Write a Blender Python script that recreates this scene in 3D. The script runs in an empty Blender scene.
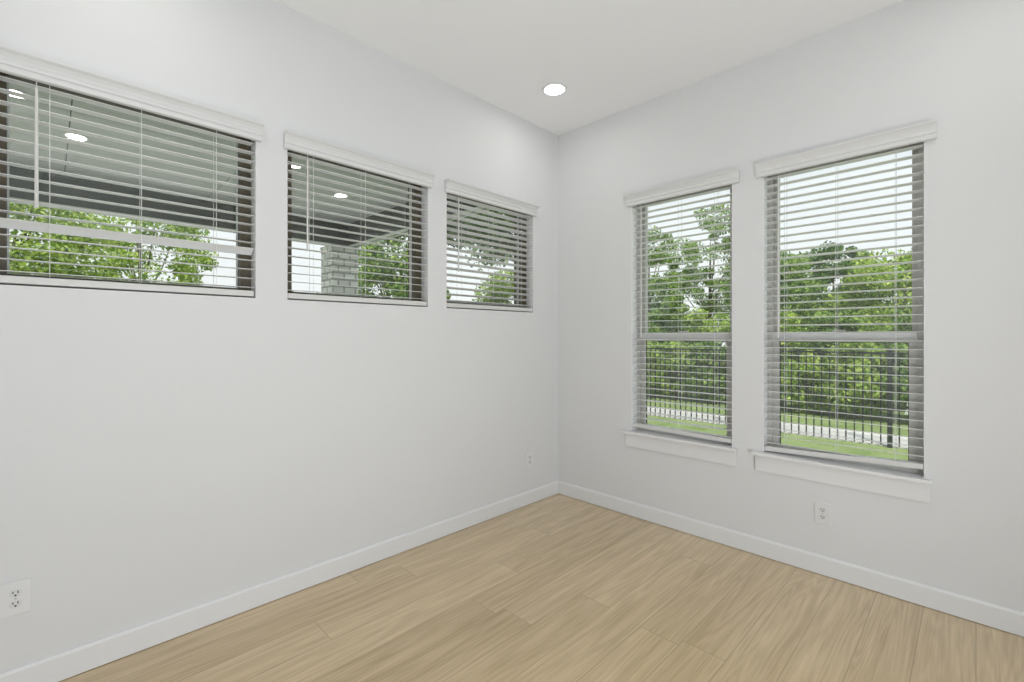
import bpy, bmesh, math, random
import numpy as np
from mathutils import Vector, Matrix

S = bpy.context.scene
COL = S.collection

# ------------------------------------------------------------------ camera
cam_d = bpy.data.cameras.new('camera')
cam = bpy.data.objects.new('camera', cam_d)
COL.objects.link(cam)
cam.location = (2.518, -3.072, 1.337)
cam.rotation_euler = (math.radians(90), 0, math.radians(45))
cam_d.sensor_width = 36.0
cam_d.lens = 464.0 / 1024.0 * 36.0
cam_d.shift_y = -5.0 / 1024.0
cam_d.clip_start = 0.02
cam_d.clip_end = 400
S.camera = cam

# ------------------------------------------------------------------ exposure, sky, sun
S.view_settings.view_transform = 'Standard'
S.view_settings.look = 'None'
S.view_settings.exposure = 0.0
S.view_settings.gamma = 1.0
S.view_settings.use_curve_mapping = False
SKY = 1.08
SUN = 4.2
LAMP = 42.0           # emission of each recessed ceiling lamp
PORCH_LAMP = 14.0

w = bpy.data.worlds.new('bright_hazy_sky')
S.world = w
w.use_nodes = True
nt = w.node_tree
nt.nodes.clear()
tc = nt.nodes.new('ShaderNodeTexCoord')
sep = nt.nodes.new('ShaderNodeSeparateXYZ')
nt.links.new(tc.outputs['Generated'], sep.inputs[0])
rampn = nt.nodes.new('ShaderNodeValToRGB')
rampn.color_ramp.elements[0].position = 0.0
rampn.color_ramp.elements[0].color = (0.97, 0.985, 1.0, 1)
rampn.color_ramp.elements[1].position = 0.8
rampn.color_ramp.elements[1].color = (0.80, 0.90, 1.0, 1)
nt.links.new(sep.outputs['Z'], rampn.inputs[0])
bg = nt.nodes.new('ShaderNodeBackground')
bg.inputs['Strength'].default_value = SKY
nt.links.new(rampn.outputs[0], bg.inputs['Color'])
wo = nt.nodes.new('ShaderNodeOutputWorld')
nt.links.new(bg.outputs[0], wo.inputs['Surface'])

sun_d = bpy.data.lights.new('hazy_sun', 'SUN')
sun_d.energy = SUN
sun_d.angle = math.radians(4)
sun_d.color = (1.0, 0.96, 0.88)
sun = bpy.data.objects.new('hazy_sun', sun_d)
COL.objects.link(sun)
sun.location = (10, -14, 25)
sun.rotation_euler = Vector((-0.42, 0.5, -0.95)).to_track_quat('-Z', 'Y').to_euler()

# fill lights added at the two openings behind the camera
FILL_A, FILL_B = 46.0, 31.0
for nm, pw, loc, rot in (('bright_fill_right', FILL_A, (3.75, -2.5, 0.8), (0, math.radians(94), 0)),
                         ('bright_fill_near', FILL_B, (2.75, -3.66, 0.75), (math.radians(163), 0, 0))):
    ld = bpy.data.lights.new(nm, 'AREA')
    ld.shape = 'RECTANGLE'
    ld.size = 1.5 if 'right' in nm else 1.1
    ld.size_y = 1.6 if 'right' in nm else 1.0
    ld.energy = pw
    ld.color = (0.89, 0.945, 1.0)
    lo_ = bpy.data.objects.new(nm, ld)
    COL.objects.link(lo_)
    lo_.location = loc
    lo_.rotation_euler = rot


# ------------------------------------------------------------------ materials
def new_mat(name):
    m = bpy.data.materials.new(name)
    m.use_nodes = True
    n = m.node_tree.nodes
    return m, n, m.node_tree.links, n['Principled BSDF']


def mathn(n, l, op, a, b=None, c=None):
    x = n.new('ShaderNodeMath')
    x.operation = op
    for i, v in enumerate((a, b, c)):
        if v is None:
            continue
        if isinstance(v, (int, float)):
            x.inputs[i].default_value = v
        else:
            l.new(v, x.inputs[i])
    return x.outputs[0]


def paint(name, col, rough=0.6, bump=0.0, scale=300.0, var=0.0, spec=0.5, thin=0.0):
    m, n, l, p = new_mat(name)
    p.inputs['Base Color'].default_value = (*col, 1)
    p.inputs['Roughness'].default_value = rough
    p.inputs['Specular IOR Level'].default_value = spec
    t = n.new('ShaderNodeTexCoord')
    if var > 0:
        nz = n.new('ShaderNodeTexNoise')
        nz.inputs['Scale'].default_value = 9.0
        nz.inputs['Detail'].default_value = 4
        l.new(t.outputs['Object'], nz.inputs['Vector'])
        r = n.new('ShaderNodeValToRGB')
        r.color_ramp.elements[0].position = 0.3
        r.color_ramp.elements[0].color = (*[c * (1 - var) for c in col], 1)
        r.color_ramp.elements[1].position = 0.7
        r.color_ramp.elements[1].color = (*[min(1, c * (1 + var)) for c in col], 1)
        l.new(nz.outputs['Fac'], r.inputs[0])
        l.new(r.outputs[0], p.inputs['Base Color'])
    if bump > 0:
        nz = n.new('ShaderNodeTexNoise')
        nz.inputs['Scale'].default_value = scale
        nz.inputs['Detail'].default_value = 3
        l.new(t.outputs['Object'], nz.inputs['Vector'])
        b = n.new('ShaderNodeBump')
        b.inputs['Strength'].default_value = bump
        b.inputs['Distance'].default_value = 0.002
        l.new(nz.outputs['Fac'], b.inputs['Height'])
        l.new(b.outputs[0], p.inputs['Normal'])
    if thin > 0:                      # slightly see-through plastic
        tl = n.new('ShaderNodeBsdfTranslucent')
        tl.inputs[0].default_value = (*col, 1)
        mx = n.new('ShaderNodeMixShader')
        mx.inputs[0].default_value = thin
        l.new(p.outputs[0], mx.inputs[1])
        l.new(tl.outputs[0], mx.inputs[2])
        l.new(mx.outputs[0], n['Material Output'].inputs[0])
    return m


def emit(name, col, strength):
    m = bpy.data.materials.new(name)
    m.use_nodes = True
    n = m.node_tree.nodes
    n.clear()
    e = n.new('ShaderNodeEmission')
    e.inputs[0].default_value = (*col, 1)
    e.inputs[1].default_value = strength
    o = n.new('ShaderNodeOutputMaterial')
    m.node_tree.links.new(e.outputs[0], o.inputs[0])
    return m


def glass_mat():
    m = bpy.data.materials.new('window_glass')
    m.use_nodes = True
    n, l = m.node_tree.nodes, m.node_tree.links
    n.clear()
    lw = n.new('ShaderNodeLayerWeight')
    lw.inputs['Blend'].default_value = 0.5
    f5 = mathn(n, l, 'POWER', lw.outputs['Facing'], 5.0)
    fr = mathn(n, l, 'MULTIPLY_ADD', f5, 0.93, 0.05)
    tr = n.new('ShaderNodeBsdfTransparent')
    tr.inputs[0].default_value = (0.975, 0.988, 0.977, 1)
    gl = n.new('ShaderNodeBsdfGlossy')
    gl.inputs['Roughness'].default_value = 0.0
    gl.inputs['Color'].default_value = (0.94, 1.0, 0.96, 1)
    mx = n.new('ShaderNodeMixShader')
    l.new(fr, mx.inputs[0])
    l.new(tr.outputs[0], mx.inputs[1])
    l.new(gl.outputs[0], mx.inputs[2])
    o = n.new('ShaderNodeOutputMaterial')
    l.new(mx.outputs[0], o.inputs[0])
    return m


def screen_mat():
    m = bpy.data.materials.new('insect_mesh')
    m.use_nodes = True
    n, l = m.node_tree.nodes, m.node_tree.links
    n.clear()
    tr = n.new('ShaderNodeBsdfTransparent')
    df = n.new('ShaderNodeBsdfDiffuse')
    df.inputs[0].default_value = (0.22, 0.23, 0.22, 1)
    mx = n.new('ShaderNodeMixShader')
    mx.inputs[0].default_value = 0.06
    l.new(tr.outputs[0], mx.inputs[1])
    l.new(df.outputs[0], mx.inputs[2])
    o = n.new('ShaderNodeOutputMaterial')
    l.new(mx.outputs[0], o.inputs[0])
    return m


def floor_mat():
    m, n, l, p = new_mat('light_oak_planks')
    t = n.new('ShaderNodeTexCoord')
    s = n.new('ShaderNodeSeparateXYZ')
    l.new(t.outputs['Object'], s.inputs[0])
    X, Y = s.outputs['X'], s.outputs['Y']
    W, L = 0.182, 1.5
    xs = mathn(n, l, 'DIVIDE', mathn(n, l, 'ADD', X, 0.03), W)
    row = mathn(n, l, 'FLOOR', xs)
    fx = mathn(n, l, 'FRACT', xs)
    wn = n.new('ShaderNodeTexWhiteNoise')
    wn.noise_dimensions = '1D'
    l.new(row, wn.inputs['W'])
    ys = mathn(n, l, 'ADD', mathn(n, l, 'DIVIDE', Y, L), mathn(n, l, 'MULTIPLY', wn.outputs['Value'], 7.3))
    seg = mathn(n, l, 'FLOOR', ys)
    fy = mathn(n, l, 'FRACT', ys)
    cid = n.new('ShaderNodeCombineXYZ')
    l.new(row, cid.inputs[0])
    l.new(seg, cid.inputs[1])
    wn2 = n.new('ShaderNodeTexWhiteNoise')
    wn2.noise_dimensions = '3D'
    l.new(cid.outputs[0], wn2.inputs['Vector'])
    rnd = wn2.outputs['Value']
    # joints
    ex = mathn(n, l, 'MULTIPLY', mathn(n, l, 'MINIMUM', fx, mathn(n, l, 'SUBTRACT', 1.0, fx)), W)
    ey = mathn(n, l, 'MULTIPLY', mathn(n, l, 'MINIMUM', fy, mathn(n, l, 'SUBTRACT', 1.0, fy)), L)
    e = mathn(n, l, 'MINIMUM', ex, ey)
    joint = n.new('ShaderNodeMapRange')
    joint.inputs['From Min'].default_value = 0.0006
    joint.inputs['From Max'].default_value = 0.0022
    l.new(e, joint.inputs[0])
    # grain coordinates, shifted per plank
    cg = n.new('ShaderNodeCombineXYZ')
    l.new(mathn(n, l, 'MULTIPLY', X, 1.0), cg.inputs[0])
    l.new(mathn(n, l, 'MULTIPLY', Y, 0.065), cg.inputs[1])
    l.new(mathn(n, l, 'MULTIPLY', rnd, 37.0), cg.inputs[2])
    big = n.new('ShaderNodeTexNoise')
    big.inputs['Scale'].default_value = 7.0
    big.inputs['Detail'].default_value = 2
    big.inputs['Distortion'].default_value = 0.3
    l.new(cg.outputs[0], big.inputs['Vector'])
    rings = mathn(n, l, 'SINE', mathn(n, l, 'MULTIPLY', big.outputs['Fac'], 95.0))
    fine = n.new('ShaderNodeTexNoise')
    fine.inputs['Scale'].default_value = 160.0
    fine.inputs['Detail'].default_value = 4
    cf = n.new('ShaderNodeCombineXYZ')
    l.new(X, cf.inputs[0])
    l.new(mathn(n, l, 'MULTIPLY', Y, 0.03), cf.inputs[1])
    l.new(mathn(n, l, 'MULTIPLY', rnd, 11.0), cf.inputs[2])
    l.new(cf.outputs[0], fine.inputs['Vector'])
    med = n.new('ShaderNodeTexNoise')
    med.inputs['Scale'].default_value = 22.0
    med.inputs['Detail'].default_value = 3
    l.new(cg.outputs[0], med.inputs['Vector'])
    v = mathn(n, l, 'MULTIPLY_ADD', rings, 0.085, 0.5)
    v = mathn(n, l, 'ADD', v, mathn(n, l, 'MULTIPLY', mathn(n, l, 'SUBTRACT', fine.outputs['Fac'], 0.5), 0.60))
    v = mathn(n, l, 'ADD', v, mathn(n, l, 'MULTIPLY', mathn(n, l, 'SUBTRACT', med.outputs['Fac'], 0.5), 0.8))
    v = mathn(n, l, 'ADD', v, mathn(n, l, 'MULTIPLY', mathn(n, l, 'SUBTRACT', rnd, 0.5), 0.22))
    r = n.new('ShaderNodeValToRGB')
    r.color_ramp.elements[0].position = 0.1
    r.color_ramp.elements[0].color = (0.46, 0.325, 0.160, 1)
    r.color_ramp.elements[1].position = 0.9
    r.color_ramp.elements[1].color = (0.79, 0.61, 0.37, 1)
    l.new(v, r.inputs[0])
    mx = n.new('ShaderNodeMix')
    mx.data_type = 'RGBA'
    mx.inputs[6].default_value = (0.40, 0.29, 0.165, 1)
    l.new(joint.outputs[0], mx.inputs[0])
    l.new(r.outputs[0], mx.inputs[7])
    l.new(mx.outputs[2], p.inputs['Base Color'])
    p.inputs['Roughness'].default_value = 0.31
    p.inputs['Specular IOR Level'].default_value = 0.55
    p.inputs['Coat Weight'].default_value = 1.0
    p.inputs['Coat Roughness'].default_value = 0.22
    b = n.new('ShaderNodeBump')
    b.inputs['Strength'].default_value = 0.25
    b.inputs['Distance'].default_value = 0.001
    l.new(joint.outputs[0], b.inputs['Height'])
    l.new(b.outputs[0], p.inputs['Normal'])
    return m


def leaf_mat(name, dark, mid, light):
    m = bpy.data.materials.new(name)
    m.use_nodes = True
    n, l = m.node_tree.nodes, m.node_tree.links
    n.clear()
    g = n.new('ShaderNodeNewGeometry')
    r = n.new('ShaderNodeValToRGB')
    r.color_ramp.elements[0].position = 0.05
    r.color_ramp.elements[0].color = (*dark, 1)
    r.color_ramp.elements[1].position = 0.95
    r.color_ramp.elements[1].color = (*light, 1)
    k = r.color_ramp.elements.new(0.5)
    k.color = (*mid, 1)
    l.new(g.outputs['Random Per Island'], r.inputs[0])
    d = n.new('ShaderNodeBsdfDiffuse')
    t = n.new('ShaderNodeBsdfTranslucent')
    l.new(r.outputs[0], d.inputs[0])
    hs = n.new('ShaderNodeHueSaturation')
    hs.inputs['Hue'].default_value = 0.485
    hs.inputs['Value'].default_value = 1.25
    l.new(r.outputs[0], hs.inputs['Color'])
    l.new(hs.outputs[0], t.inputs[0])
    mx = n.new('ShaderNodeMixShader')
    mx.inputs[0].default_value = 0.34
    l.new(d.outputs[0], mx.inputs[1])
    l.new(t.outputs[0], mx.inputs[2])
    o = n.new('ShaderNodeOutputMaterial')
    l.new(mx.outputs[0], o.inputs[0])
    return m


def lawn_mat():
    m, n, l, p = new_mat('lawn_grass')
    t = n.new('ShaderNodeTexCoord')
    a = n.new('ShaderNodeTexNoise')
    a.inputs['Scale'].default_value = 1.6
    a.inputs['Detail'].default_value = 8
    a.inputs['Roughness'].default_value = 0.75
    l.new(t.outputs['Object'], a.inputs['Vector'])
    r = n.new('ShaderNodeValToRGB')
    r.color_ramp.elements[0].position = 0.3
    r.color_ramp.elements[0].color = (0.15, 0.22, 0.07, 1)
    r.color_ramp.elements[1].position = 0.72
    r.color_ramp.elements[1].color = (0.36, 0.43, 0.19, 1)
    l.new(a.outputs['Fac'], r.inputs[0])
    l.new(r.outputs[0], p.inputs['Base Color'])
    p.inputs['Roughness'].default_value = 0.9
    p.inputs['Specular IOR Level'].default_value = 0.1
    f = n.new('ShaderNodeTexNoise')
    f.inputs['Scale'].default_value = 60
    l.new(t.outputs['Object'], f.inputs['Vector'])
    b = n.new('ShaderNodeBump')
    b.inputs['Strength'].default_value = 0.6
    b.inputs['Distance'].default_value = 0.03
    l.new(f.outputs['Fac'], b.inputs['Height'])
    l.new(b.outputs[0], p.inputs['Normal'])
    return m


def stone_mat():
    m, n, l, p = new_mat('pale_stacked_stone')
    t = n.new('ShaderNodeTexCoord')
    s = n.new('ShaderNodeSeparateXYZ')
    l.new(t.outputs['Object'], s.inputs[0])
    u = mathn(n, l, 'ADD', s.outputs['X'], s.outputs['Y'])
    c = n.new('ShaderNodeCombineXYZ')
    l.new(u, c.inputs[0])
    l.new(s.outputs['Z'], c.inputs[1])
    br = n.new('ShaderNodeTexBrick')
    br.inputs['Scale'].default_value = 1.0
    br.inputs['Brick Width'].default_value = 0.17
    br.inputs['Row Height'].default_value = 0.098
    br.inputs['Mortar Size'].default_value = 0.012
    br.inputs['Color1'].default_value = (0.95, 0.94, 0.95, 1)
    br.inputs['Color2'].default_value = (0.68, 0.68, 0.69, 1)
    br.inputs['Mortar'].default_value = (0.40, 0.40, 0.40, 1)
    l.new(c.outputs[0], br.inputs['Vector'])
    l.new(br.outputs['Color'], p.inputs['Base Color'])
    p.inputs['Roughness'].default_value = 0.9
    b = n.new('ShaderNodeBump')
    b.inputs['Distance'].default_value = 0.01
    b.invert = True
    l.new(br.outputs['Fac'], b.inputs['Height'])
    l.new(b.outputs[0], p.inputs['Normal'])
    return m


M = dict(
    wall=paint('wall_paint', (0.765, 0.765, 0.765), 0.75, 0.10, 160, spec=0.2),
    ceil=paint('ceiling_paint', (0.92, 0.92, 0.92), 0.85, 0.06, 200, spec=0.2),
    trim=paint('trim_paint', (0.82, 0.82, 0.82), 0.35, 0.0),
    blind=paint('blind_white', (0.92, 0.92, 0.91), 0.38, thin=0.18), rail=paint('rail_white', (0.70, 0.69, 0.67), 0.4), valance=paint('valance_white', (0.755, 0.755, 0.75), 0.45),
    cord=paint('blind_cord', (0.80, 0.80, 0.77), 0.7),
    wand=paint('blind_wand', (0.74, 0.73, 0.70), 0.3),
    vinyl=paint('shaded_vinyl', (0.585, 0.57, 0.535), 0.35),  # backlit shade of the frames put into this darker tone
    daylit=paint('daylit_return', (0.92, 0.92, 0.92), 0.4),  # daylight on the drywall returns put into this white
    bronze=paint('bronze_frame', (0.098, 0.080, 0.048), 0.45, var=0.12),
    gasket=paint('dark_gasket', (0.09, 0.09, 0.085), 0.6),
    bead=paint('glazing_bead', (0.62, 0.66, 0.64), 0.4),
    plate=paint('outlet_plastic', (0.79, 0.79, 0.785), 0.3),
    recept=paint('receptacle_plastic', (0.73, 0.73, 0.725), 0.3),
    slot=paint('slot_dark', (0.03, 0.03, 0.03), 0.5),
    screw=paint('screw_metal', (0.55, 0.55, 0.54), 0.3),
    soffit=paint('soffit_paint', (0.60, 0.60, 0.615), 0.7, var=0.03),
    beam=paint('beam_grey', (0.085, 0.085, 0.09), 0.6, var=0.06),
    fascia=paint('fascia_white', (0.80, 0.81, 0.80), 0.5),
    iron=paint('black_iron', (0.018, 0.019, 0.022), 0.4),
    concrete=paint('pale_concrete', (0.62, 0.60, 0.57), 0.85, 0.2, 90, var=0.08),
    bark=paint('tree_bark', (0.13, 0.105, 0.08), 0.9, 0.6, 30, var=0.3),
    roof=paint('roof_grey', (0.2, 0.2, 0.2), 0.9),
    stucco=paint('outside_wall', (0.62, 0.61, 0.58), 0.9, 0.3, 60),
    floor=floor_mat(), glass=glass_mat(), screen=screen_mat(), lawn=lawn_mat(), stone=stone_mat(),
    lamp=emit('lamp_diffuser', (0.97, 0.96, 0.935), LAMP),
    porch=emit('porch_lamp_diffuser', (1.0, 0.97, 0.92), PORCH_LAMP),
    leaf_bright=leaf_mat('leaf_bright', (0.12, 0.23, 0.035), (0.32, 0.46, 0.09), (0.56, 0.66, 0.20)),
    leaf_mid=leaf_mat('leaf_mid', (0.06, 0.14, 0.03), (0.20, 0.33, 0.08), (0.42, 0.54, 0.17)),
    leaf_dark=leaf_mat('leaf_dark', (0.035, 0.09, 0.028), (0.11, 0.21, 0.06), (0.27, 0.39, 0.13)),
    leaf_grey=leaf_mat('leaf_grey', (0.08, 0.13, 0.06), (0.19, 0.27, 0.12), (0.34, 0.42, 0.23)),
)


# ------------------------------------------------------------------ mesh helpers
class MB:
    def __init__(self):
        self.v, self.f = [], []

    def add(self, vs, fs):
        o = len(self.v)
        self.v += [tuple(p) for p in vs]
        self.f += [tuple(i + o for i in f) for f in fs]
        return self

    def box(self, a, b, mat=None):
        x0, y0, z0 = a
        x1, y1, z1 = b
        vs = [(x, y, z) for x in (x0, x1) for y in (y0, y1) for z in (z0, z1)]
        if mat is not None:
            vs = [tuple(mat @ Vector(p)) for p in vs]
        return self.add(vs, [(0, 1, 3, 2), (4, 6, 7, 5), (0, 4, 5, 1), (2, 3, 7, 6), (0, 2, 6, 4), (1, 5, 7, 3)])

    def tube(self, pts, radii, n=8):
        rings = []
        k = len(pts)
        for i, p in enumerate(pts):
            p = Vector(p)
            d = (Vector(pts[min(i + 1, k - 1)]) - Vector(pts[max(i - 1, 0)])).normalized()
            a = d.orthogonal().normalized() if abs(d.z) < 0.9 else d.cross(Vector((0, 1, 0))).normalized()
            b = d.cross(a)
            r = radii[i] if isinstance(radii, (list, tuple)) else radii
            rings.append([p + a * (math.cos(2 * math.pi * j / n) * r) + b * (math.sin(2 * math.pi * j / n) * r) for j in range(n)])
        vs = [q for r in rings for q in r]
        fs = [(i * n + j, i * n + (j + 1) % n, (i + 1) * n + (j + 1) % n, (i + 1) * n + j) for i in range(k - 1) for j in range(n)]
        fs += [tuple(range(n))[::-1], tuple((k - 1) * n + j for j in range(n))]
        return self.add(vs, fs)

    def prism(self, prof, f0, f1):
        """profile points mapped by f0 and f1 to the two ends"""
        n = len(prof)
        vs = [f0(p) for p in prof] + [f1(p) for p in prof]
        fs = [(i, (i + 1) % n, n + (i + 1) % n, n + i) for i in range(n)]
        fs += [tuple(range(n))[::-1], tuple(range(n, 2 * n))]
        return self.add(vs, fs)

    def build(self, name, mat, parent=None, bevel=0.0, smooth=False, seg=2):
        me = bpy.data.meshes.new(name)
        me.from_pydata(self.v, [], self.f)
        bm = bmesh.new()
        bm.from_mesh(me)
        bmesh.ops.recalc_face_normals(bm, faces=bm.faces)
        if bevel > 0:
            bmesh.ops.bevel(bm, geom=bm.edges[:], offset=bevel, segments=seg, affect='EDGES', profile=0.6, clamp_overlap=True)
        if smooth:
            for f in bm.faces:
                f.smooth = len(f.verts) == 4
        bm.to_mesh(me)
        bm.free()
        me.materials.append(mat)
        o = bpy.data.objects.new(name, me)
        COL.objects.link(o)
        if parent:
            o.parent = parent
        return o


def empty(name, loc=(0, 0, 0), rz=0.0):
    o = bpy.data.objects.new(name, None)
    COL.objects.link(o)
    o.location = loc
    o.rotation_euler = (0, 0, rz)
    o.empty_display_size = 0.1
    return o


def tag(o, label, cat, group=None):
    o['label'] = label
    o['category'] = cat
    if group:
        o['group'] = group
    return o


def struct(o):
    o['kind'] = 'structure'
    return o


def copy_tree(o, parent=None):
    c = o.copy()
    COL.objects.link(c)
    if parent:
        c.parent = parent
    for ch in list(o.children):
        copy_tree(ch, c)
    return c


# ------------------------------------------------------------------ room shell
H = 3.04
RX, RY = 3.45, -3.62          # far sides of the room, behind the camera
T = 0.2
Z0L, Z0R, ZT = 1.525, 0.63, 2.375
LEFT = [(-3.232, -2.346), (-2.196, -1.326), (-1.176, -0.312)]
RIGHT = [(0.704, 1.424), (1.603, 2.338)]


def wall_with_openings(name, length0, length1, openings, z0, z1, place):
    """place(u, d, z): u along the wall, d outward depth"""
    b = MB()

    def bx(u0, u1, za, zb):
        vs = [place(u, d, z) for u in (u0, u1) for d in (0, T) for z in (za, zb)]
        b.add(vs, [(0, 1, 3, 2), (4, 6, 7, 5), (0, 4, 5, 1), (2, 3, 7, 6), (0, 2, 6, 4), (1, 5, 7, 3)])
    bx(length0, length1, 0.0, z0)
    bx(length0, length1, z1, H)
    cur = length0
    for a, c in openings:
        bx(cur, a, z0, z1)
        cur = c
    bx(cur, length1, z0, z1)
    return struct(b.build(name, M['wall']))


wall_with_openings('wall_left', RY - T, 0.0, LEFT, Z0L, ZT, lambda u, d, z: (-d, u, z))
wall_with_openings('wall_far', -T, RX + T, RIGHT, Z0R, ZT, lambda u, d, z: (u, d, z))
b = MB().box((RX, RY - T, 0), (RX + T, -3.3, H)).box((RX, -1.4, 0), (RX + T, 0, H)).box((RX, -3.3, 2.4), (RX + T, -1.4, H))  # unseen opening added in this wall for the fill light
struct(b.build('wall_right', M['wall']))
b = MB().box((0, RY - T, 0), (2.1, RY, H)).box((3.35, RY - T, 0), (RX, RY, H)).box((2.1, RY - T, 2.4), (3.35, RY, H))  # second unseen opening, also added to admit fill light
struct(b.build('wall_near', M['wall']))
# shell added behind the camera, keeps the sun out of the two openings
EX, EY = 7.0, -7.0
struct(MB().box((EX, EY, 0), (EX + T, T, H)).build('added_shell_right', M['wall']))
struct(MB().box((-T, EY - T, 0), (EX, EY, H)).build('added_shell_near', M['wall']))
struct(MB().box((-T, EY, 0), (0, RY - T, H)).build('added_shell_left', M['wall']))
struct(MB().box((RX + T, 0, 0), (EX, T, H)).build('added_shell_far', M['wall']))
struct(MB().box((-T, EY - T, -0.12), (EX + T, T, 0)).build('floor', M['floor']))
# ceiling with round cut-outs is not needed: the lamps are slim surface discs
struct(MB().box((-T, EY - T, H), (EX + T, T, H + 0.1)).build('ceiling', M['ceil']))
struct(MB().box((-0.5, EY - 0.5, H + 0.1), (EX + 0.5, 0.55, H + 0.25)).build('roof', M['roof']))

# baseboards
BP = [(0, 0.003), (0.014, 0.003), (0.014, 0.096), (0.0075, 0.106), (0, 0.106)]
struct(MB().prism(BP, lambda p: (p[0], RY, p[1]), lambda p: (p[0], 0, p[1])).build('baseboard_left', M['trim']))
struct(MB().prism(BP, lambda p: (0.014, -p[0], p[1]), lambda p: (RX, -p[0], p[1])).build('baseboard_far', M['trim']))
struct(MB().prism(BP, lambda p: (RX - p[0], -1.4, p[1]), lambda p: (RX - p[0], -0.014, p[1])).build('baseboard_right', M['trim']))
struct(MB().prism(BP, lambda p: (0.014, RY + p[0], p[1]), lambda p: (2.1, RY + p[0], p[1])).build('baseboard_near', M['trim']))


# ------------------------------------------------------------------ windows
def ring(b, u0, u1, z0, z1, d0, d1, wd, P):
    """rectangular frame of bar width wd between depths d0 and d1"""
    def bx(ua, ub, za, zb):
        vs = [P(u, d, z) for u in (ua, ub) for d in (d0, d1) for z in (za, zb)]
        b.add(vs, [(0, 1, 3, 2), (4, 6, 7, 5), (0, 4, 5, 1), (2, 3, 7, 6), (0, 2, 6, 4), (1, 5, 7, 3)])
    bx(u0, u0 + wd, z0, z1)
    bx(u1 - wd, u1, z0, z1)
    bx(u0 + wd, u1 - wd, z0, z0 + wd)
    bx(u0 + wd, u1 - wd, z1 - wd, z1)


def pbox(b, u0, u1, d0, d1, z0, z1, P):
    vs = [P(u, d, z) for u in (u0, u1) for d in (d0, d1) for z in (z0, z1)]
    b.add(vs, [(0, 1, 3, 2), (4, 6, 7, 5), (0, 4, 5, 1), (2, 3, 7, 6), (0, 2, 6, 4), (1, 5, 7, 3)])
    return b


PL = lambda u, d, z: (-d, u, z)       # left wall: d is outward depth
PR = lambda u, d, z: (u, d, z)        # far wall

for i, (a, c) in enumerate(LEFT):
    b = MB()
    ring(b, a, c, Z0L, ZT, 0.075, 0.135, 0.048, PL)
    ring(b, a, c, Z0L, ZT, 0.135, 0.19, 0.03, PL)
    fr = struct(b.build('window_%d' % (i + 1), M['bronze'], bevel=0.002))
    b = MB()
    ring(b, a + 0.0485, c - 0.0485, Z0L + 0.0485, ZT - 0.0485, 0.114, 0.127, 0.006, PL)
    b.build('glazing_bead', M['bead'], fr)
    pbox(MB(), a + 0.03, c - 0.03, 0.1365, 0.1405, Z0L + 0.03, ZT - 0.03, PL).build('pane', M['glass'], fr)

ZM = 1.332
for i, (a, c) in enumerate(RIGHT):
    b = MB()
    ring(b, a, c, Z0R, ZT, 0.075, 0.15, 0.030, PR)
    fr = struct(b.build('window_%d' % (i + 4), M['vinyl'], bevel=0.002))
    # upper sash, outer track
    b = MB()
    ring(b, a + 0.030, c - 0.030, ZM - 0.02, ZT - 0.03, 0.115, 0.143, 0.026, PR)
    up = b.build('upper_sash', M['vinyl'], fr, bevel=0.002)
    pbox(MB(), a + 0.045, c - 0.045, 0.127, 0.131, ZM, ZT - 0.045, PR).build('pane', M['glass'], up)
    # lower sash, inner track
    b = MB()
    ring(b, a + 0.030, c - 0.030, Z0R + 0.006, ZM + 0.008, 0.083, 0.112, 0.036, PR)
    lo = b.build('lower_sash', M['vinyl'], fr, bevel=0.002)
    b = MB()
    ring(b, a + 0.0665, c - 0.0665, Z0R + 0.0425, ZM - 0.0285, 0.094, 0.108, 0.003, PR)
    b.build('glazing_gasket', M['gasket'], lo)
    pbox(MB(), a + 0.05, c - 0.05, 0.097, 0.101, Z0R + 0.03, ZM - 0.02, PR).build('pane', M['glass'], lo)
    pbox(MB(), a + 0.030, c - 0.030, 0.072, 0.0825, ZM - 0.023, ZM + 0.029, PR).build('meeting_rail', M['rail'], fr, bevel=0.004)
    b = MB()
    cx = (a + c) / 2
    pbox(b, cx - 0.03, cx + 0.03, 0.073, 0.100, ZM + 0.0295, ZM + 0.040, PR)
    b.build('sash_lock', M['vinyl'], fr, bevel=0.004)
    pbox(MB(), a + 0.032, c - 0.032, 0.1445, 0.1455, Z0R + 0.03, ZM, PR).build('insect_screen', M['screen'], fr)
    b = MB()  # lining added over the drywall returns to brighten them
    pbox(b, a + 0.0003, a + 0.003, 0.001, 0.0745, Z0R + 0.003, ZT - 0.0005, PR)
    b.build('daylit_lining', M['daylit'], fr)
    pbox(MB(), c - 0.003, c - 0.0003, 0.001, 0.0745, Z0R + 0.003, ZT - 0.0005, PR).build('daylit_lining', M['daylit'], fr)
    # sill: stool and apron
    st = MB()
    prof = [(-0.045, Z0R - 0.016), (-0.045, Z0R - 0.004), (-0.040, Z0R + 0.002), (0.074, Z0R + 0.002), (0.074, Z0R - 0.0), (0.0, Z0R - 0.0), (0.0, Z0R - 0.016)]
    # nosing across the wall face, then the part inside the opening
    pbox(st, a - 0.055, c + (0.037 if i == 0 else 0.028), -0.045, -0.0005, Z0R - 0.017, Z0R + 0.003, PR)
    st.build('stool', M['trim'], fr, bevel=0.004)
    pbox(MB(), a + 0.001, c - 0.001, -0.003, 0.0745, Z0R + 0.0003, Z0R + 0.003, PR).build('stool_board', M['trim'], fr)
    pbox(MB(), a - 0.040, c + (0.027 if i == 0 else 0.022), -0.016, -0.0005, 0.516, Z0R - 0.017, PR).build('apron', M['trim'], fr, bevel=0.003)


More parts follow.
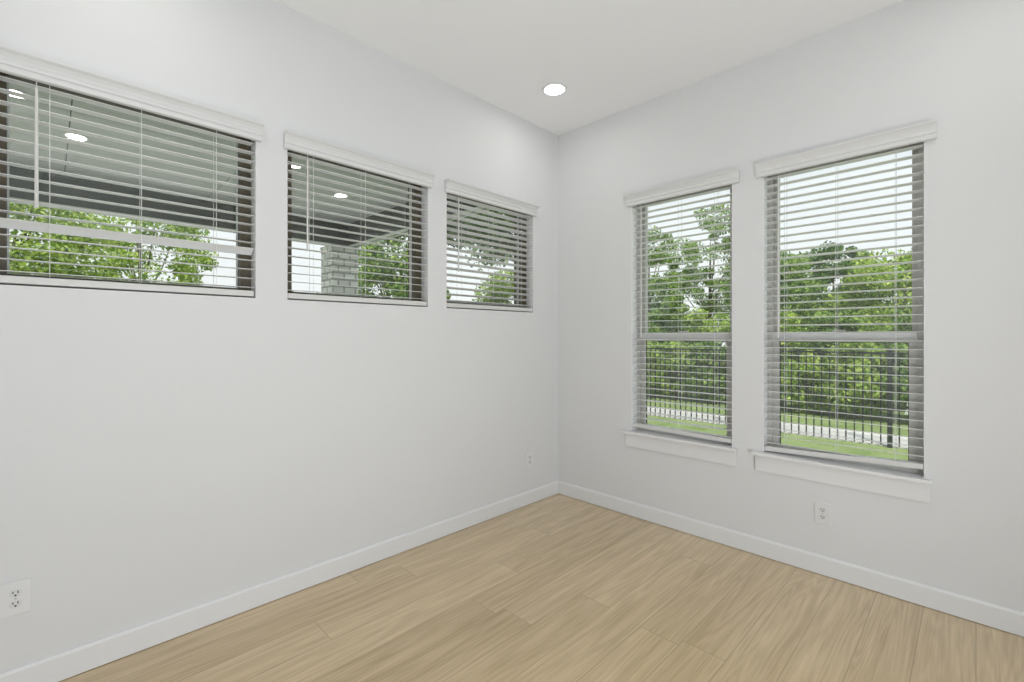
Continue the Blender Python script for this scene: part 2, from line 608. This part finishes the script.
# ------------------------------------------------------------------ blinds
def blind(u0, u1, zsill, P, ext, tilt, label, wand_len, rail_rise=(0.0, 0.0), odd=None, seed=0, rail_gap=0.007, ztop=2.290, marks=(0.115, 0.155, 0.5, 0.845), wr=1.0):
    """slat blind hung inside an opening; P maps (along, outward depth, height)"""
    rr = random.Random(seed)
    loc = P((u0 + u1) / 2, 0.0, 2.30)
    root = empty('window_blind', loc)
    tag(root, label, 'window blind', 'white slatted blinds in the five windows')
    lx = Vector(loc)
    Q = lambda u, d, z: tuple(Vector(P(u, d, z)) - lx)
    # crown-profile valance with returns
    prof = [(-0.002, 2.300), (-0.020, 2.300), (-0.024, 2.304), (-0.024, 2.322), (-0.030, 2.326), (-0.030, 2.336), (-0.027, 2.340),
            (-0.031, 2.352), (-0.040, 2.364), (-0.048, 2.369), (-0.052, 2.372), (-0.052, 2.380), (-0.002, 2.380)]
    b = MB().prism(prof, lambda p: Q(u0 - min(ext, 0.032), p[0], p[1]), lambda p: Q(u1 + ext, p[0], p[1]))
    b.build('valance', M['valance'], root)
    e = 0.006
    pbox(MB(), u0 + 0.008, u1 - 0.008, 0.004, 0.060, 2.332, 2.370, Q).build('head_rail', M['blind'], root, bevel=0.002)
    # slats
    zr = zsill + rail_gap + 0.030
    pitch = 0.0445
    top = ztop
    n = int((top - zr - 0.012) / pitch) + 1
    b = MB()
    dc = 0.032
    hw = 0.025
    for k in range(n):
        z = top - k * pitch
        a = math.radians(tilt[0] + (tilt[1] - tilt[0]) * k / n + rr.uniform(-1.0, 1.0))
        sag0, sag1 = rr.uniform(-.0008, .0008), rr.uniform(-.0008, .0008)
        if odd and k in odd:
            a = math.radians(odd[k])
        # profile, slightly crowned slat
        pts = []
        th = 0.0011
        for s_ in (-1, -0.5, 0, 0.5, 1):
            pts.append((s_ * hw, 0.0016 * (1 - s_ * s_) + th))
        for s_ in (1, 0.5, 0, -0.5, -1):
            pts.append((s_ * hw, 0.0016 * (1 - s_ * s_) - th))
        ca, sa = math.cos(a), math.sin(a)
        # tilt > 0: outer edge (positive depth) goes down
        pr = [(dc + x * ca + y * sa, z - x * sa + y * ca) for x, y in pts]
        b.prism(pr, lambda p: Q(u0 + e, p[0], p[1] + sag0), lambda p: Q(u1 - e, p[0], p[1] + sag1))
    b.build('slats', M['blind'], root)
    # bottom rail
    b = MB()
    z0, z1 = zsill + rail_gap, zsill + rail_gap + 0.029
    vs = []
    for u, rise in ((u0 + e - 0.002, rail_rise[0]), (u1 - e + 0.002, rail_rise[1])):
        for d in (0.006, 0.058):
            for z in (z0 + rise, z1 + rise):
                vs.append(Q(u, d, z))
    b.add(vs, [(0, 1, 3, 2), (4, 6, 7, 5), (0, 4, 5, 1), (2, 3, 7, 6), (0, 2, 6, 4), (1, 5, 7, 3)])
    b.build('bottom_rail', M['rail'], root, bevel=0.007, seg=3)
    # ladder cords, front and back, with the lift cord between
    for f in marks[1:]:
        u = u0 + (u1 - u0) * f
        b = MB()
        for d in (dc - 0.0265, dc + 0.0265):
            b.tube([Q(u, d, 2.302), Q(u, d, z1 + 0.004 + rail_rise[0] * (1 - f) + rail_rise[1] * f)], 0.0011, 5)
        b.build('ladder_cord', M['cord'], root)
    # tilt wand
    u = u0 + (u1 - u0) * marks[0]
    hk = MB().tube([Q(u, -0.004, 2.306), Q(u, -0.004, 2.275)], 0.0022, 6)
    wd = MB().tube([Q(u, -0.004, 2.278), Q(u, -0.004, 2.278 - wand_len)], [0.0038 * wr, 0.005 * wr], 6).build('wand', M['wand'], root)
    hk.build('hook', M['screw'], wd)
    return root


blind(LEFT[0][0], LEFT[0][1], Z0L, PL, 0.022, (-2, -2), 'white slatted blind on the high wall at the left edge, one slat turned over', 0.455, odd={12: 36}, seed=1, marks=(0.146, 0.186, 0.50, 0.812), wr=1.3)
blind(LEFT[1][0], LEFT[1][1], Z0L, PL, 0.022, (-3, -3), 'white slatted blind in the middle high window, stone pillar seen through it', 0.49, seed=2)
blind(LEFT[2][0], LEFT[2][1], Z0L, PL, 0.022, (9, 9), 'white slatted blind in the high window nearest the corner, slats tilted', 0.50, seed=3)
blind(RIGHT[0][0], RIGHT[0][1], Z0R, PR, 0.045, (0, 1.5), 'white slatted blind in the tall window nearer the corner', 0.95, rail_rise=(0.026, 0.014), odd={22: -9}, seed=4)
blind(RIGHT[1][0], RIGHT[1][1], Z0R, PR, 0.045, (0, 9), 'white slatted blind in the tall window above the wall outlet, bottom rail askew', 0.95, rail_rise=(0.002, 0.034), seed=5)


# ------------------------------------------------------------------ ceiling lamps
def recessed(x, y, z, label, mat, group, r=0.067):
    root = empty('recessed_light', (x, y, z))
    tag(root, label, 'ceiling light', group)
    n = 40
    prof = [(r + 0.020, 0.0), (r + 0.020, -0.003), (r + 0.014, -0.007), (r + 0.001, -0.008), (r, -0.005), (r, 0.0)]
    b = MB()
    k = len(prof)
    vs = [(p[0] * math.cos(2 * math.pi * j / n), p[0] * math.sin(2 * math.pi * j / n), p[1]) for j in range(n) for p in prof]
    fs = [(j * k + i, j * k + (i + 1) % k, ((j + 1) % n) * k + (i + 1) % k, ((j + 1) % n) * k + i) for j in range(n) for i in range(k)]
    b.add(vs, fs).build('trim_ring', M['trim'], root, smooth=True)
    b = MB().add([(r * math.cos(2 * math.pi * j / n), r * math.sin(2 * math.pi * j / n), zz) for zz in (-0.0055, -0.001) for j in range(n)],
                 [tuple(range(n))[::-1], tuple(range(n, 2 * n))] + [(j, (j + 1) % n, n + (j + 1) % n, n + j) for j in range(n)])
    b.build('diffuser', mat, root)
    return root


G1 = 'recessed lamps in the room ceiling'
recessed(0.463, -0.603, H, 'round recessed ceiling light glowing near the corner of the room', M['lamp'], G1)
recessed(2.66, -0.58, H, 'round recessed ceiling light outside the picture, by the tall windows and right wall', M['lamp'], G1)
recessed(2.66, -2.90, H, 'round recessed ceiling light above and behind the viewer', M['lamp'], G1)
recessed(0.463, -2.90, H, 'round recessed ceiling light outside the picture, above the leftmost high window', M['lamp'], G1)


# ------------------------------------------------------------------ outlets
def outlet(loc, rz, label):
    """duplex outlet; local +y points into the room, x along the wall"""
    root = empty('wall_outlet', loc, rz)
    tag(root, label, 'electrical outlet', 'white duplex wall outlets')
    MB().box((-0.040, 0.0003, -0.061), (0.040, 0.0065, 0.061)).build('cover_plate', M['plate'], root, bevel=0.0028)
    for s in (-1, 1):
        n = 28
        pts = []
        for j in range(n):
            a = 2 * math.pi * j / n
            pts.append((0.0172 * math.cos(a), max(-0.0125, min(0.0125, 0.0172 * math.sin(a))) + s * 0.0195))
        rc = MB().prism(pts, lambda p: (p[0], 0.005, p[1]), lambda p: (p[0], 0.0085, p[1])).build('receptacle', M['recept'], root)
        b = MB()
        b.box((-0.0078, 0.0080, s * 0.0195 - 0.001), (-0.0050, 0.0089, s * 0.0195 + 0.0085))
        b.box((0.0050, 0.0080, s * 0.0195 + 0.0005), (0.0078, 0.0089, s * 0.0195 + 0.0085))
        pts2 = [(0.0032 * math.cos(2 * math.pi * j / 12), 0.0032 * math.sin(2 * math.pi * j / 12) + s * 0.0195 - 0.0068) for j in range(12)]
        b.prism(pts2, lambda p: (p[0], 0.0080, p[1]), lambda p: (p[0], 0.0089, p[1]))
        b.build('slots', M['slot'], rc)
    MB().tube([(0, 0.006, 0), (0, 0.0078, 0)], 0.0035, 12).build('screw', M['screw'], root)
    return root


outlet((0.0, -3.157, 0.366), -math.pi / 2, 'white duplex outlet low on the wall at the left edge of the picture')
outlet((0.0, -0.360, 0.352), -math.pi / 2, 'white duplex outlet on the left wall, close to the room corner')
outlet((1.911, 0.0, 0.343), math.pi, 'white duplex outlet under the right tall window')

# ------------------------------------------------------------------ covered patio outside the left wall
ZS, ZB = 2.95, 2.62
PX, PY0, PY1 = -3.90, -6.5, 0.0
b = MB()
seams = [-6.5, -5.42, -4.2, -2.955, -1.76, -0.54, 0.0]
for a, c in zip(seams[:-1], seams[1:]):
    b.box((PX, a + 0.004, ZS), (-T - 0.002, c - 0.004, ZS + 0.02))
struct(b.build('patio_ceiling', M['soffit']))
struct(MB().box((PX - 0.5, PY0, ZS + 0.021), (-T - 0.31, PY1 + 0.5, ZS + 0.12)).build('patio_roof', M['roof']))
b = MB()
b.box((PX - 0.12, PY0, ZB + 0.02), (PX - 0.001, PY1 + 0.10, ZS + 0.02))
b.box((PX - 0.001, PY1 + 0.001, ZB + 0.02), (-T - 0.002, PY1 + 0.10, ZS + 0.02))
struct(b.build('patio_beam', M['beam']))
b = MB()
b.box((PX - 0.13, PY0, ZB), (PX + 0.015, PY1 + 0.11, ZB + 0.0195))
b.box((PX + 0.015, PY1 - 0.015, ZB), (-T - 0.002, PY1 + 0.03, ZB + 0.0195))
b.box((PX + 0.015, PY1 + 0.085, ZB), (-T - 0.002, PY1 + 0.11, ZB + 0.0195))
b.box((PX - 0.14, PY0, ZB + 0.0195), (PX - 0.1205, PY1 + 0.12, ZS + 0.02))
b.box((PX - 0.1205, PY1 + 0.1005, ZB + 0.0195), (-T - 0.002, PY1 + 0.12, ZS + 0.02))
struct(b.build('patio_fascia', M['fascia']))
struct(MB().box((-8.2, PY0, -0.42), (-T - 0.002, 1.6, -0.12)).build('patio_slab', M['concrete']))  # unseen; widened past the roof to keep green bounce off the soffit
col = empty('patio_column', (-4.02, -0.075, -0.12))
tag(col, 'pale stacked stone pillar holding up the patio roof corner', 'pillar')
MB().box((-0.192, -0.192, 0.18), (0.192, 0.192, 2.70)).build('shaft', M['stone'], col, bevel=0.01)
MB().box((-0.25, -0.25, 0.0), (0.25, 0.25, 0.18)).build('base', M['stone'], col, bevel=0.01)
MB().box((-0.2, -0.2, 2.70), (0.2, 0.2, 2.7395)).build('capital', M['stone'], col, bevel=0.004)
recessed(-1.99, -3.23, ZS, 'round patio ceiling light at the left end of the leftmost high window', M['porch'], 'recessed lamps in the patio ceiling', 0.062)
recessed(-2.62, -2.91, ZS, 'added glowing disc for a room lamp reflection, by the dark seam, seen through the leftmost high window', M['porch'], 'recessed lamps in the patio ceiling', 0.062)  # room lamp reflection in the pane, built as a glowing disc
recessed(-2.03, -1.43, ZS, 'round patio ceiling light at the left of the middle high window', M['porch'], 'recessed lamps in the patio ceiling', 0.062)
recessed(-2.62, -0.70, ZS, 'added glowing disc for a room lamp reflection, above the stone pillar, in the middle high window', M['porch'], 'recessed lamps in the patio ceiling', 0.062)  # glowing disc added where the pane would mirror a room lamp

# ------------------------------------------------------------------ garden
ZG = -0.44
struct(MB().box((-60, -40, ZG - 0.2), (60, 70, ZG)).build('lawn', M['lawn']))
struct(MB().box((-40, 6.45, ZG + 0.0005), (40, 7.55, ZG + 0.02)).build('footpath', M['concrete']))
struct(MB().box((-T, EY - T, ZG), (EX + T, T, -0.121)).build('foundation', M['stucco']))

# iron fence along the footpath
FY = 6.4
posts = [1.55 - 2.42 * k for k in range(-1, 6)]
fence = empty('iron_fence', (posts[3], FY, ZG))
tag(fence, 'black iron picket fence across the lawn, seen through the tall windows', 'fence')
zt = 1.52
for k, x in enumerate(posts):
    x -= posts[3]
    pst = MB().box((x - 0.032, -0.032, 0), (x + 0.032, 0.032, zt + 0.05)).build('post', M['iron'], fence)
    MB().add([(x - 0.04, -0.04, zt + 0.05), (x + 0.04, -0.04, zt + 0.05), (x + 0.04, 0.04, zt + 0.05), (x - 0.04, 0.04, zt + 0.05), (x, 0, zt + 0.085)],
             [(0, 1, 4), (1, 2, 4), (2, 3, 4), (3, 0, 4), (3, 2, 1, 0)]).build('post_cap', M['iron'], pst)
    if k + 1 < len(posts):
        x2 = posts[k + 1] - posts[3]
        b = MB()
        for z in (zt - 0.02,):
            b.box((x2 + 0.032, -0.014, z - 0.016), (x - 0.032, 0.014, z + 0.016))
        b.build('rail', M['iron'], fence)
        b = MB()
        m = 20
        for j in range(1, m + 1):
            xx = x2 + (x - x2) * j / (m + 1)
            b.box((xx - 0.009, -0.009, 0.03), (xx + 0.009, 0.009, zt - 0.02))
        b.build('picket_panel', M['iron'], fence)


def leaves(name, c, rad, n_cl, n_leaf, size, mat, parent, seed, spread=0.34, hollow=0.5, flat=0.0):
    rng = np.random.default_rng(seed)
    d = rng.normal(size=(n_cl, 3))
    d /= np.linalg.norm(d, axis=1)[:, None]
    r = hollow + (1 - hollow) * rng.random(n_cl) ** 0.6
    cen = d * r[:, None] * np.array(rad) * 0.86
    cl_r = spread * min(rad) * rng.uniform(0.55, 1.25, n_cl)
    idx = rng.integers(0, n_cl, n_leaf)
    off = rng.normal(size=(n_leaf, 3))
    off /= np.linalg.norm(off, axis=1)[:, None]
    off *= (rng.random(n_leaf) ** 0.45 * cl_r[idx])[:, None]
    off[:, 2] *= 0.7
    p = cen[idx] + off + np.array(c)
    nrm = rng.normal(size=(n_leaf, 3)) + np.array([0, 0, 0.7])
    nrm /= np.linalg.norm(nrm, axis=1)[:, None]
    t = np.cross(nrm, rng.normal(size=(n_leaf, 3)))
    t /= np.linalg.norm(t, axis=1)[:, None]
    bt = np.cross(nrm, t)
    sz = size * rng.uniform(0.6, 1.35, n_leaf)[:, None]
    v0 = p - t * sz * 0.62
    v1 = p + bt * sz * 0.34 - nrm * sz * 0.06
    v2 = p + t * sz * 0.62
    v3 = p - bt * sz * 0.34 - nrm * sz * 0.06
    V = np.stack([v0, v1, v2, v3], 1).reshape(-1, 3)
    if flat:
        V[:, 2] = np.maximum(V[:, 2], flat)
    me = bpy.data.meshes.new(name)
    me.vertices.add(len(V))
    me.vertices.foreach_set('co', V.astype(np.float32).ravel())
    me.loops.add(n_leaf * 4)
    me.loops.foreach_set('vertex_index', np.arange(n_leaf * 4, dtype=np.int32))
    me.polygons.add(n_leaf)
    me.polygons.foreach_set('loop_start', np.arange(0, n_leaf * 4, 4, dtype=np.int32))
    me.polygons.foreach_set('loop_total', np.full(n_leaf, 4, dtype=np.int32))
    me.update()
    me.validate()
    me.materials.append(mat)
    o = bpy.data.objects.new(name, me)
    COL.objects.link(o)
    o.parent = parent
    return o, cen + np.array(c)


def tree(x, y, zc, rad, label, mat, seed, n_leaf=9000, n_cl=46, size=0.10, spread=0.34, hollow=0.45, group=None, name='broadleaf_tree', cat='tree', off=(0, 0)):
    root = empty(name, (x, y, ZG))
    tag(root, label, cat, group)
    rr = random.Random(seed)
    zc_l = zc - ZG
    o, cen = leaves('foliage', (off[0], off[1], zc_l), rad, n_cl, n_leaf, size, mat, root, seed, spread, hollow, flat=0.02)
    b = MB()
    tr = max(0.035, 0.045 * rad[0])
    zb = max(0.25, zc_l - rad[2] * 0.55)
    pts = [(0, 0, -0.05), (rr.uniform(-.05, .05), rr.uniform(-.05, .05), zb * 0.5), (off[0] * 0.3, off[1] * 0.3, zb), (off[0] * 0.8 + 0.04, off[1] * 0.8 - 0.03, zc_l + rad[2] * 0.35)]
    b.tube(pts, [tr * 1.3, tr, tr * 0.85, tr * 0.3], 8)
    for k in range(min(14, len(cen))):
        q = cen[k]
        st = Vector((off[0] * 0.3, off[1] * 0.3, zb * rr.uniform(0.75, 1.0) + max(0, (q[2] - zb)) * 0.25))
        e = Vector(q)
        mid = st.lerp(e, 0.5) + Vector((0, 0, -0.12 * rad[2] * rr.random()))
        b.tube([st, mid, e], [tr * 0.45, tr * 0.28, tr * 0.08], 6)
    b.build('trunk' if cat == 'tree' else 'stem', M['bark'], root, smooth=True)
    return root


GT = 'trees beyond the fence'
# beyond the tall windows
tree(-6.35, 13.2, 3.6, (1.55, 1.5, 2.3), 'loose green tree at the left of the view through the corner-side tall window', M['leaf_mid'], 11, 11000, 52, 0.085, 0.26, group=GT)
tree(-5.72, 17.41, 4.35, (1.9, 1.6, 3.1), 'tallest tree, airy crown, seen through the corner-side tall window', M['leaf_mid'], 12, 14000, 62, 0.095, 0.26, group=GT)
tree(-2.2, 13.5, 2.35, (1.6, 1.5, 2.0), 'bright round tree left in the view through the right tall window', M['leaf_mid'], 14, 20000, 80, 0.09, group=GT)
tree(-1.15, 17.0, 2.70, (1.68, 1.3, 2.45), 'dark pointed tree in the middle of the view through the right tall window', M['leaf_dark'], 15, 20000, 80, 0.09, group=GT)
tree(1.0, 13.2, 1.9, (1.7, 1.5, 1.9), 'bright leafy tree right in the view through the right tall window', M['leaf_bright'], 16, 20000, 80, 0.09, group=GT)
tree(3.6, 14.0, 2.9, (1.7, 1.5, 2.0), 'green tree beyond the fence, off to the right of the tall windows', M['leaf_mid'], 17, 8000, 45, 0.14, group=GT)
for x, y, lb in ((-9.5, 21.0, 'dark tree in the distance at the far left of the tall windows'), (-4.2, 22.0, 'dark distant tree in the gap between the two tall windows'), (-1.6, 20.5, 'dark distant tree behind the round trees of the right tall window'), (2.2, 21.0, 'dark distant tree at the right edge of the right tall window')):
    tree(x, y, 1.2, (2.6, 1.6, 2.0), lb, M['leaf_dark'], int(100 + x * 3), 9000, 60, 0.2, 0.36, 0.3, group=GT)
# shrubs behind the footpath
GS = 'shrubs along the footpath'
mats = ['leaf_mid', 'leaf_bright', 'leaf_bright', 'leaf_mid']
rr = random.Random(5)
k = 0
xs_front = [-7.6 + 1.05 * i for i in range(11)]
for i, x in enumerate(xs_front):
    h = rr.uniform(0.75, 1.0)
    tree(x + rr.uniform(-.15, .15), 9.5 + rr.uniform(-.2, .2), ZG + h * 0.95, (0.85, 0.7, h),
         'low rounded shrub behind the footpath, %s in the front row counted from the left' % ['first', 'second', 'third', 'fourth', 'fifth', 'sixth', 'seventh', 'eighth', 'ninth', 'tenth', 'eleventh'][i],
         M[mats[(i * 3 + 1) % 4]], 30 + i, 6500, 44, 0.085, 0.36, 0.5, GS, 'leafy_shrub', 'shrub')
for i in range(8):
    x = -7.6 + 1.5 * i
    h = rr.uniform(1.35, 1.7)
    tree(x + rr.uniform(-.2, .2), 11.3 + rr.uniform(-.2, .2), ZG + h * 0.95, (1.15, 0.8, h),
         'taller bushy shrub in the back row, %s from the left' % ['first', 'second', 'third', 'fourth', 'fifth', 'sixth', 'seventh', 'eighth'][i],
         M[mats[(i + 2) % 4]], 60 + i, 9000, 56, 0.09, 0.34, 0.5, GS, 'leafy_shrub', 'shrub')

# beyond the patio
GP = 'trees beyond the patio'
tree(-9.6, -3.6, 3.0, (1.7, 1.7, 2.2), 'bright green tree at the left of the view through the leftmost high window', M['leaf_bright'], 81, 22000, 84, 0.075, group=GP)
tree(-13.5, -1.29, 3.37, (1.5, 1.9, 2.45), 'bright green tree right in the view through the leftmost high window', M['leaf_bright'], 82, 13000, 66, 0.09, group=GP)
tree(-14.5, 3.4, 1.7, (1.5, 1.6, 1.35), 'low distant tree left of the stone pillar', M['leaf_mid'], 83, 6000, 40, 0.13, group=GP)
tree(-6.6, 2.2, 2.8, (1.15, 1.0, 1.7), 'leafy tree right of the stone pillar', M['leaf_mid'], 84, 15000, 76, 0.07, group=GP)
tree(-3.0, 3.6, 4.15, (1.35, 1.25, 1.65), 'overhanging pale green tree seen through the high window nearest the corner', M['leaf_grey'], 85, 18000, 80, 0.075, group=GP, off=(-1.35, -0.7))
tree(-6.1, 5.35, 2.0, (0.85, 0.8, 1.25), 'yellow green tree low in the high window nearest the corner', M['leaf_bright'], 86, 10000, 56, 0.065, group=GP)
tree(-7.4, 4.2, 1.9, (0.55, 0.5, 0.85), 'small green tree in the lower left of the high window nearest the corner', M['leaf_mid'], 87, 3500, 30, 0.08, group=GP)
